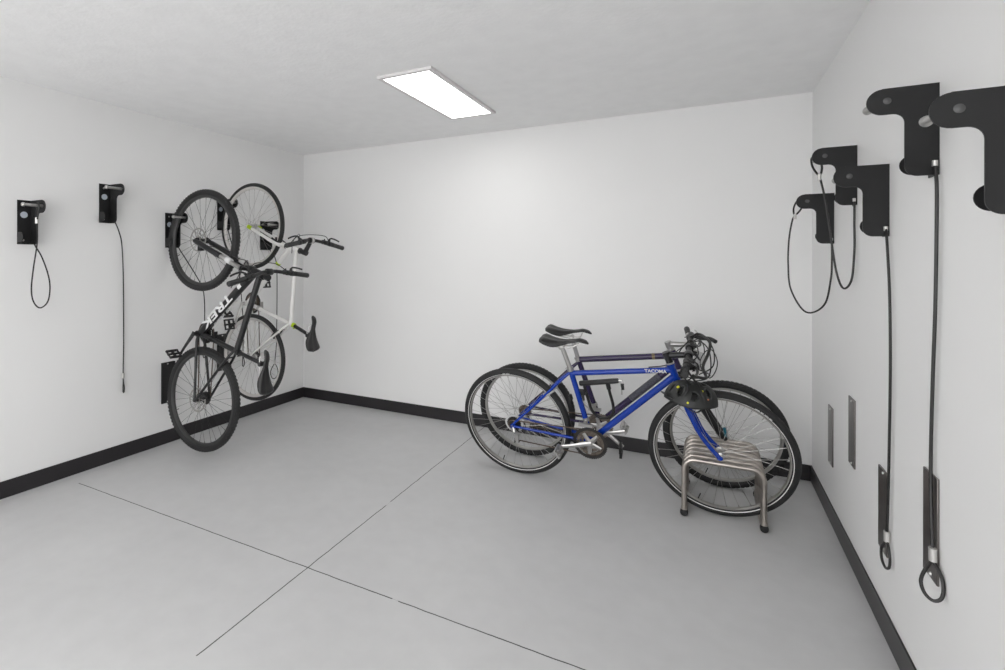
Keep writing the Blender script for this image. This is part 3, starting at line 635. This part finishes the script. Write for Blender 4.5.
# --- black bicycle hanging on the left wall by its front wheel
O = Vector((-3.151, 2.458, .396)); F_ = Vector((-3.202, 2.500, 1.525))
MXK = frame_mx(O, F_ - O, (1, 0, 0))
black = dict(id='k', R=.368, tr=.0235, rim_m='rimblack', rim_w=.014, knobs=True, spoke_m='spokeblack', hub_m='blacksatin', paint='blacksatin', BB=(.462, -.022), cluster=(.345, .352), HT=(.855, .600), HB=(.897, .490), tubes=(.0205, .029, .0175, .024),
    dt_r=[.026, .030], ss_top=(.352, .335), stay_r=.009, axle=((F_ - O).length, 0.), crown=(.912, .448), susp=True, fork_y0=.062, fork_m='blacksatin', arch=(-.03, .03), post=(.275, .585), post_m='blacksatin', saddle=(.072, .368, .640), saddle_w=.125, clamp_m='blacksatin', headset_m='blacksatin',
    bar=(.880, .650), bar_end=(.830, .672), skew=-.030, bar_hw=.345, spacer=.030, crank=math.radians(218 - 180), der=(-.01, -.050), rings=(.078, .060), ring_m='darkgear', ring_in='darkgear', on_ring=0, crank_m='blacksatin', der_m='blackplastic', disc=True, pedal_a=.036, pedal_rot=.85,
    stem_m='blacksatin', lever_dir=(.9, 0, -.5), tt=((.350, .345), (.868, .570)), cass_m='darkgear', sr=.001,
    cables=[[(.87, .17, .64), (.93, .13, .60), (.96, .05, .50), (.92, .03, .44), (.84, .03, .40)], [(.89, -.17, .64), (.94, -.10, .60), (.94, .0, .52), (.88, -.03, .42)], [(.87, .15, .64), (.95, .11, .56), (.98, .06, .42), (1.06, .066, .22), (1.08, .062, .06)], [(.87, .13, .63), (.92, .10, .52), (.86, .05, .42), (.78, .035, .33)]])
rk, fk_, geo = bicycle('bicycle', MXK, black, 'matt black mountain bicycle hanging upright by its front wheel on the left wall')
a, b = Vector(geo[0]), Vector(geo[1]); d = (b - a).normalized(); zt = Vector((0, 1, 0)); yt = zt.cross(d)
for sd in (1, -1):
    zt = Vector((0, sd, 0)); dd = d * sd; yt = zt.cross(dd)
    text('frame_lettering', 'TREK', .084, basis(dd, yt, zt, a + (b - a) * .62 + zt * .0305), 'letter', fk_, 1.75, .0022)
    MB().tube([a + (b - a) * .20 + zt * .012, a + (b - a) * .25 + zt * .012], .020, 12).build('white_tube_band', 'letter', fk_)
    MB().tube([Vector((.955, sd * .062, .363)), Vector((.975, sd * .062, .322))], .0213, 14).build('fork_decal', 'letter', rk)

# --- white bicycle hanging next to it
O = Vector((-3.197, 2.960, .605)); F_ = Vector((-3.216, 2.969, 1.654))
MXW = frame_mx(O, F_ - O, (1, 0, 0))
white = dict(id='w', R=.345, tr=.0170, rim_m='rimwhite', rim_deep=.022, paint='white', BB=(.430, -.050), cluster=(.276, .425), HT=(.838, .500), HB=(.876, .375), tubes=(.0165, .0195, .0155, .0205),
    ss_top=(.285, .405), axle=((F_ - O).length, 0.), crown=(.888, .325), forkmid=[(.925, .24), (.985, .12), (1.025, .04)], fork_m='white', accent=True, post=(.205, .590), post_m='blacksatin', saddle=(.082, .352, .650), saddle_w=.135, clamp_m='lime', headset_m='blacksatin',
    bar=(.912, .615), bar_end=(.862, .665), bar_hw=.310, spacer=.050, stem_cap=True, crank=math.radians(20), der=(-.008, -.048), rings=(.088, .070, .052), crank_m='silver', vb='blackplastic', pedal_rot=.2, hub_m='silver',
    stem_m='blacksatin', lever_dir=(.95, 0, -.2), tt=((.282, .408), (.852, .468)), sr=.001,
    cables=[[(.90, .17, .64), (.945, .13, .62), (.955, .04, .52), (.90, .01, .42)], [(.90, -.17, .64), (.95, -.12, .64), (.955, .0, .54), (.92, .02, .46), (.82, .02, .44)]])
rw, fw_, geo = bicycle('bicycle', MXW, white, 'white bicycle with lime accents hanging by its front wheel near the corner')

# ------------------------------------------------------------------ floor rack
def rack():
    t = empty('floor_bike_rack', (.08, 3.33, 0)); x0, x1 = -.105 - .08, .262 - .08; zt = .31
    for y in (3.117, 3.188, 3.258, 3.327, 3.400, 3.470, 3.535):
        yy = y - 3.33; rc = .055
        P = [(x0, yy, .030), (x0, yy, zt - rc)]
        for i in range(1, 9): a = PI / 2 * i / 8; P.append((x0 + rc - rc * math.cos(a), yy, zt - rc + rc * math.sin(a)))
        for i in range(0, 9): a = PI / 2 * i / 8; P.append((x1 - rc + rc * math.sin(a), yy, zt - rc + rc * math.cos(a)))
        P += [(x1, yy, .030)]
        MB().tube(P, .0125, 16).build('hoop', 'steel', t)
    for x_ in (x0, x1):
        f = MB().tube([(x_, 3.105 - 3.33 + .012, .019), (x_, 3.55 - 3.33 + .003, .019)], .0165, 16).build('foot_rail', 'steel', t)
        for y_, s in ((3.105 - 3.33 + .012, -1), (3.55 - 3.33 + .003, 1)):
            MB().lathe([(0, s * .016), (.016, s * .015), (.0195, s * .010), (.0195, -s * .012), (.0170, -s * .012)], (x_, y_, .0195), 'y', 20).build('end_cap', 'blackplastic', f)
        for y_ in (3.117, 3.535): MB().tube([(x_, y_ - 3.33, .02), (x_, y_ - 3.33, .050)], .0150, 16).build('foot_socket', 'steel', f)
    tag(t, 'small stainless tube rack on the floor holding two front wheels', 'bike rack')
rack()

# ------------------------------------------------------------------ U-lock on the blue seat tube
def ulock():
    y = .030
    t = empty('bicycle_lock', mx=MXB @ Matrix.Translation((.44, y, .30)))
    L = lambda x, z, dy=0: (x - .44, dy, z - .30)
    MB().tube([L(.412, .298), L(.418, .299), L(.600, .336), L(.634, .343)], [.013, .0155, .0155, .014], 16).build('crossbar', 'blackplastic', t, )
    k = MB().tube(smooth([L(.575, .331), L(.583, .27), L(.600, .19), L(.598, .135), L(.560, .100), L(.515, .100), L(.478, .135), L(.462, .19), L(.447, .25), L(.435, .303)], 6), .0085, 14).build('shackle', 'cable', t)
    MB().tube([L(.574, .320), L(.581, .285)], .0125, 14).build('sleeve', 'blackplastic', k)
    MB().tube([L(.634, .343), L(.656, .347)], .004, 8).build('key', 'silver', t)
    r = MB().tube([(L(.652, .340)[0] + .010 * math.cos(a * PI / 6), 0, L(.652, .335)[2] + .010 * math.sin(a * PI / 6)) for a in range(12)], .001, 6, closed=True).build('key_ring', 'silver', t)
    MB().tube([L(.655, .326), L(.658, .290)], [.010, .008], 10, sq=((0, 1, 0), .4)).build('key_fob', 'blackplastic', t)
    MB().prism([(-.004, 0), (.004, 0), (.004, -.035), (-.003, -.035)], -.001, .001, lambda p, q, d: (L(.650 + p, .300 + q)[0], d + .004, L(.650, .292 + q)[2])).build('key', 'silver', t)
    MB().box((-.05, -.03, -.062), (.012, .008, -.038)).build('mount', 'blackplastic', t, .003)
    tag(t, 'black U-shaped lock with keys hanging at the seat tube of the blue bicycle', 'bike lock')
ulock()

# ------------------------------------------------------------------ helmet
def helmet():
    R_ = Matrix.Translation((-.066, 2.935, .652)) @ Matrix.Rotation(math.radians(5), 4, 'Y') @ Matrix.Rotation(math.radians(-10), 4, 'X') @ Matrix.Rotation(math.radians(180), 4, 'Z')
    t = empty('bicycle_helmet', mx=R_); nu, nv = 72, 22; a, b, c = .118, .095, .118
    def pt(u, v, s=1., dz=0):
        th = 2 * PI * u; ph = PI / 2 * v                     # v 0 rim .. 1 crown
        x = a * math.cos(th) * math.cos(ph) ** .85 * s; y = b * math.sin(th) * math.cos(ph) ** .85 * s
        z = c * math.sin(ph) * s + .014 * math.cos(2 * th) * math.cos(ph) * 1 + dz
        x += .012 * math.cos(ph) * (1 if math.cos(th) > 0 else 0) * math.cos(th)      # longer brow
        return (x, y, z)
    vents = [(.0, .42, .030, .20), (.085, .38, .024, .17), (.915, .38, .024, .17), (.17, .40, .026, .16), (.83, .40, .026, .16), (.27, .34, .030, .13), (.73, .34, .030, .13), (.38, .42, .028, .17), (.62, .42, .028, .17), (.5, .40, .028, .18),
             (.0, .74, .05, .09), (.2, .74, .05, .08), (.8, .74, .05, .08), (.4, .74, .05, .08), (.6, .74, .05, .08)]
    vs = [pt(i / nu, j / nv * .985) for j in range(nv + 1) for i in range(nu)]; fs = []
    vents = [(p, q, w * .62, h) for p, q, w, h in vents]
    for j in range(nv):
        for i in range(nu):
            u, v = (i + .5) / nu, (j + .5) / nv
            if any((((u - p + .5) % 1 - .5) / w) ** 2 + ((v - q) / h) ** 2 < 1 for p, q, w, h in vents): continue
            k = (i + 1) % nu; fs.append((j * nu + i, j * nu + k, (j + 1) * nu + k, (j + 1) * nu + i))
    fs.append(tuple(nv * nu + i for i in range(nu)))
    sh = MB().add(vs, fs).build('shell', 'helmet', t); so = sh.modifiers.new('thick', 'SOLIDIFY'); so.thickness = .016; so.offset = -1
    vs = [pt(i / 40, j / 10 * .985, .84) for j in range(11) for i in range(40)]; fs = [(j * 40 + i, j * 40 + (i + 1) % 40, (j + 1) * 40 + (i + 1) % 40, (j + 1) * 40 + i) for j in range(10) for i in range(40)] + [tuple(400 + i for i in range(40))]
    ln = MB().add(vs, fs).build('liner', 'foam', t); so = ln.modifiers.new('thick', 'SOLIDIFY'); so.thickness = .006; so.offset = -1
    # short visor at the brow
    vz = []; 
    for i in range(13):
        th = -.9 + 1.8 * i / 12; p = Vector(pt((th / (2 * PI)) % 1, .10, 1.02)); o_ = p + Vector((.016 * math.cos(th) ** .5, .008 * math.sin(th), .006)); vz += [p, o_, o_ + Vector((0, 0, -.004)), p + Vector((0, 0, -.004))]
    fz = []
    for i in range(12):
        for q in range(4): fz.append((i * 4 + q, i * 4 + (q + 1) % 4, i * 4 + 4 + (q + 1) % 4, i * 4 + 4 + q))
    fz += [(0, 1, 2, 3), (51, 50, 49, 48)]
    MB().add(vz, fz).build('visor', 'blacksatin', t)
    for u, v, r, m in ((.135, .46, .0075, 'yellow'), (.330, .50, .0055, 'yellow'), (.23, .13, .0055, 'yellow'), (.36, .25, .004, 'orange')):
        p = Vector(pt(u, v)); n_ = Vector((p.x / a ** 2, p.y / b ** 2, p.z / c ** 2)).normalized()
        MB().lathe([(0, .0025), (r, .0015), (r, -.001)], p, ax=n_, n=18).build('logo_dot', m, t)
    # straps, one pair looped up over the handlebar end
    inv = R_.inverted(); bp = MXB @ Vector((1.001, -.285, .572))
    up = inv @ (bp + Vector((0, 0, .020)))
    MB().tube(smooth([(.045, .080, .02), (.02, .10, .09), up + Vector((.016, 0, -.03)), up, up + Vector((-.018, 0, -.03)), (-.03, .085, .09), (-.06, .078, .02)], 6), .005, 8, sq=((0, 1, 0), .35)).build('chin_strap', 'blackplastic', t)
    MB().tube(smooth([(.05, -.075, .01), (.02, -.06, -.025), (-.02, .0, -.035), (-.04, .05, -.02), (-.06, .07, .01)], 6), .005, 8, sq=((0, 0, 1), .35)).build('chin_strap', 'blackplastic', t)
    tag(t, 'black bicycle helmet with small yellow dots hanging from the blue bicycle handlebar', 'helmet')
helmet()

# ------------------------------------------------------------------ camera, world, view
cam = bpy.data.cameras.new('camera'); co = bpy.data.objects.new('camera', cam); C.objects.link(co); bpy.context.scene.camera = co
cam.sensor_fit = 'HORIZONTAL'; cam.sensor_width = 36; cam.lens = 515.008 * 36 / 1005; cam.clip_start = .01
cam.shift_x = (502.5 - 430) / 1005; cam.shift_y = -(335 - 259.904) / 1005
yaw, roll = .4925, .00161
F = Vector((-math.sin(yaw), math.cos(yaw), 0)); R = Vector((math.cos(yaw), math.sin(yaw), 0)); U = R.cross(F)
R2 = R * math.cos(roll) + U * math.sin(roll); U2 = R2.cross(F)
co.matrix_world = basis(R2, U2, -F, (0, 0, 1.38441))
w = bpy.data.worlds.new('world'); bpy.context.scene.world = w; w.use_nodes = True; w.node_tree.nodes['Background'].inputs[0].default_value = (1, 1, 1, 1); w.node_tree.nodes['Background'].inputs[1].default_value = 2.8
vs_ = bpy.context.scene.view_settings; vs_.view_transform = 'Standard'; vs_.look = 'None'; vs_.gamma = 1; vs_.exposure = 0.38; vs_.use_curve_mapping = False
